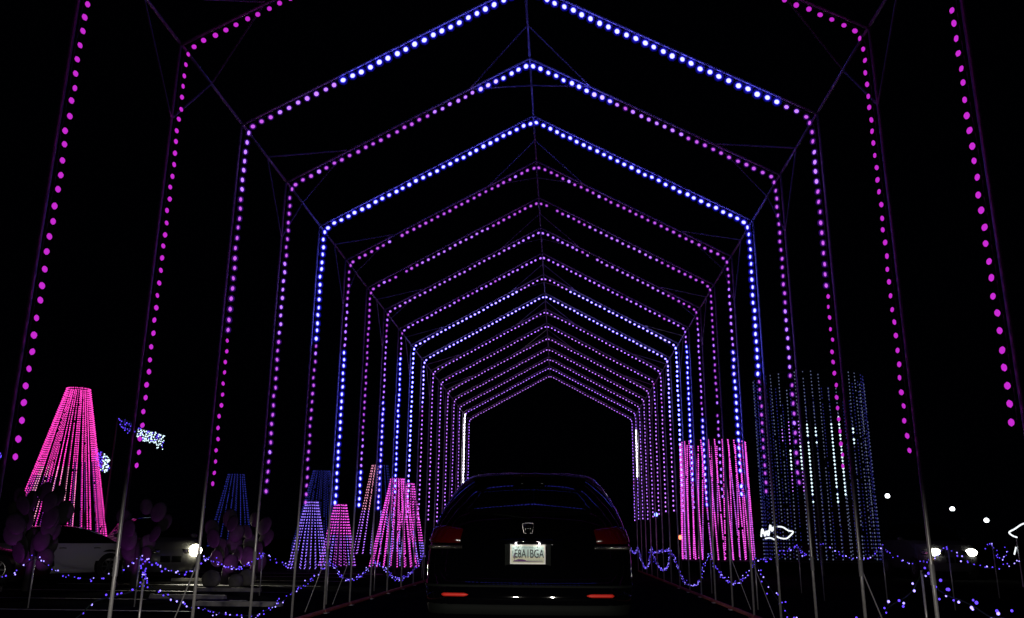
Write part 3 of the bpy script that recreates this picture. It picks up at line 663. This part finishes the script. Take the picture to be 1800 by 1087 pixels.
FLOOD = 15
plant(52, 1000, 17.6, 2.2, 'tallest rounded plant left of the silver car', 1, 30, .56)
plant(238, 1000, 19.5, 1.95, 'rounded plant right of the silver car', 2, 11, .48)
plant(396, 1000, 21, 1.7, 'rounded plant below the dim blue light tree', 3, 10, .42)
plant(444, 1000, 22, 1.7, 'rounded plant at the right end of the row', 4, 8, .28)
for u, y, s_, lb in [(373, 19.5, .2, 'left of the rounded plant below the blue light tree'), (416, 19.5, .16, 'right of the rounded plant below the blue light tree'), (436, 20.4, .2, 'at the foot of the last rounded plant')]:
    p = at(u, 1000, y); st = MB(); rg = random.Random(u); st.ell((0, 0, s_ * .9), ((s_, .03, 0), (0, s_ * .8, 0), (0, 0, s_)), 12, 8)
    st.v = [(x * rg.uniform(.92, 1.08), y_ * rg.uniform(.92, 1.08), max(0, z)) for x, y_, z in st.v]
    o = st.build('stone', M['stone'], None, True); o.location = (p.x, y, .004); tag(o, 'pale rounded stone ' + lb, 'stone', 'stones by the plants')
# concrete wheel stops on the lit pavement
for i, (u, v) in enumerate([(350, 1022), (400, 1040), (330, 1053), (420, 1066)]):
    d = ray(u, v); c = CAM + d * (-CAM.z / d.z); b = MB(); w_, h_ = .7, .07
    b.add([(-w_, -.09, 0), (w_, -.09, 0), (w_, .09, 0), (-w_, .09, 0), (-w_, -.05, h_), (w_, -.05, h_), (w_, .05, h_), (-w_, .05, h_)], [(0, 1, 5, 4), (1, 2, 6, 5), (2, 3, 7, 6), (3, 0, 4, 7), (4, 5, 6, 7)])
    o = b.build('wheel_stop', M['concrete']); o.location = (c.x, c.y, .004); o.rotation_euler = (0, 0, rng.uniform(-.05, .05))
    tag(o, ['farthest', 'second farthest', 'third farthest', 'nearest'][i] + ' low concrete wheel stop on the lit pavement', 'wheel stop', 'wheel stops')

# ------------------------------------------------------------------ tilted icicle light nets at the left
def light_net(corners, n, mats, label, y, dy):
    a, b, c, d = [at(u, v, y + (dy if i in (1, 2) else 0)) for i, (u, v) in enumerate(corners)]   # top-left, top-right, bottom-right, bottom-left
    root = thing('light_net', (a.x, a.y, 0), label, 'light net', 'icicle light nets'); o = Vector((a.x, a.y, 0)); rg = random.Random(n)
    MB().tube([(0, 0, 0), a - o + Vector((0, 0, .05))], [.05, .03], 6).build('post', M['dark_metal'], root)
    MB().tube([a - o, b - o], .02, 6).build('carrier_bar', M['dark_metal'], root)
    nc = 13
    for i in range(nc):
        t = (i + .5) / nc; p = a.lerp(b, t); q = d.lerp(c, t).lerp(p, rg.uniform(0, .35)); m = MB()
        m.tube([p - o, q - o], .003, 3, 2, cap=False); k = int(n / nc)
        for j in range(k):
            s = (j + rg.random()) / k; pp = p.lerp(q, s) - o + Vector((rg.gauss(0, .03), 0, rg.gauss(0, .02)))
            m.ball(pp, rg.uniform(.017, .03), 6, 4, mats(t, rg))
        m.build('icicle_strand', [PM[11], PM[14], M['green_cable'], PM[13], PM[16]], root)
light_net([(240, 752), (289, 764), (287, 791), (243, 776)], 120, lambda t, r: 0 if r.random() < .75 else 1, 'bright white tilted light net in front of the dark sky', 30, 1)
light_net([(207, 735), (238, 744), (238, 768), (214, 757)], 60, lambda t, r: 1 if r.random() < .5 else 3, 'dim bluish light net left of the bright white one', 30.5, .5)
light_net([(166, 785), (194, 808), (189, 836), (164, 815)], 130, lambda t, r: (0 if t > .5 else 1) if r.random() < .7 else (4 if t < .6 else 1), 'half violet half white light net beside the pink cone', 31, .8)
light_net([(-14, 790), (4, 796), (3, 812), (-14, 806)], 40, lambda t, r: 1, 'blue light net cut by the left picture edge', 30, .4)

# ------------------------------------------------------------------ white outline figures of rope light
def rope_figure(lines, y, label, r, foot):
    c = at(foot[0], foot[1], y); root = thing('outline_figure', (c.x, y, 0), label, 'light figure', 'white outline figures'); o = Vector((c.x, y, 0))
    MB().tube([(0, 0, 0), c - o], .018, 6).build('stand', M['stake'], root)
    for l in lines:
        pts = [at(u, v, y) - o for u, v in l]; cr = []
        for k in range(len(pts) - 1):
            p0, p1, p2, p3 = pts[max(0, k - 1)], pts[k], pts[k + 1], pts[min(len(pts) - 1, k + 2)]
            for i in range(5):
                t = i / 5; cr.append(.5 * ((2 * p1) + (p2 - p0) * t + (2 * p0 - 5 * p1 + 4 * p2 - p3) * t * t + (3 * p1 - p0 - 3 * p2 + p3) * t ** 3))
        cr.append(pts[-1]); MB().tube(cr, r, 6).build('rope_light', M['rope_light'], root, True)
rope_figure([[(1367, 926), (1376, 927), (1386, 933), (1394, 935), (1390, 941), (1382, 947), (1371, 946), (1365, 943)],
             [(1338, 944), (1340, 930), (1345, 943), (1347, 934), (1351, 942), (1354, 923), (1357, 934), (1362, 924)], [(1339, 938), (1350, 934), (1360, 927), (1364, 926)], [(1345, 947), (1354, 946), (1362, 949)]], 24, 'white outline figure with a pointed right end beside the pink drum', .021, (1364, 949))
rope_figure([[(1808, 919), (1796, 922), (1784, 930), (1774, 936), (1780, 942), (1788, 945)], [(1786, 962), (1783, 975)]], 24, 'white outline figure cut by the right picture edge', .02, (1787, 948))

# ------------------------------------------------------------------ lamps and buildings far behind
for (u, v, y, lb) in [(1560, 872, 62, 'highest globe street lamp, first to the right of the large drum'), (1674, 895, 80, 'globe street lamp above the gap between the headlights'), (1734, 915, 100, 'lowest globe street lamp near the right edge')]:
    p = at(u, v, y); root = thing('street_lamp', (p.x, y, 0), lb, 'street lamp', 'globe street lamps')
    MB().tube([(0, 0, 0), (0, 0, .4), (0, 0, p.z - .2)], [.12, .07, .05], 8).build('post', M['dark_metal'], root)
    MB().lathe([(.05, p.z - .28), (.14, p.z - .24), (.13, p.z - .16)], 'z', 10).build('collar', M['dark_metal'], root)
    MB().ball((0, 0, p.z), 4.0 * y / 1498, 14, 10).build('globe', M['lamp_globe'], root, True)
p = at(1196, 945, 34); root = thing('warning_lamp', (p.x, 34, 0), 'small round red lamp on a post left of the pink drum', 'lamp')
MB().tube([(0, 0, 0), (0, 0, p.z - .1)], .03, 6).build('post', M['dark_metal'], root); MB().ball((0, 0, p.z), .085, 12, 8).build('lens', M['red_lamp'], root, True)
MB().lathe([(.1, -.1), (.12, .0), (.1, .1), (.08, .1)], 'y', 12, (0, .05, p.z)).build('housing', M['dark_metal'], root)
p = at(1153, 905, 36); root = thing('blue_lamp', (p.x, 36, 0), 'small blue lamp seen through the far arches right of the van', 'lamp')
MB().tube([(0, 0, 0), (0, 0, p.z - .06)], .03, 6).build('post', M['dark_metal'], root); MB().ball((0, 0, p.z), .08, 10, 8).build('lens', M['blue_lamp'], root, True)
MB().box(-.12, .12, -.03, .12, p.z - .16, p.z - .07).build('bracket', M['dark_metal'], root)
# low dark red building behind the drums
a, b = at(1210, 950, 60), at(1560, 950, 60)
bd = thing('low_building', ((a.x + b.x) / 2, 62, 0), 'low dark red building far behind the drums of lights', 'building'); hx = (b.x - a.x) / 2; zt = at(1400, 885, 60).z
MB().box(-hx, hx, 0, 8, 0, zt).build('wall', M['red_wall'], bd); MB().box(-hx - .4, hx + .4, -.5, 8.4, zt, zt + .3).build('roof', M['roof_dark'], bd)
for i in range(6):
    x = -hx + (i + .5) * hx / 3; f = MB(); f.box(x - .7, x + .7, -.06, .02, 1.0, 2.3); f = f.build('window', M['roof_dark'], bd); MB().box(x - .6, x + .6, -.09, -.061, 1.1, 2.2).build('pane', M['tint_glass'], f)
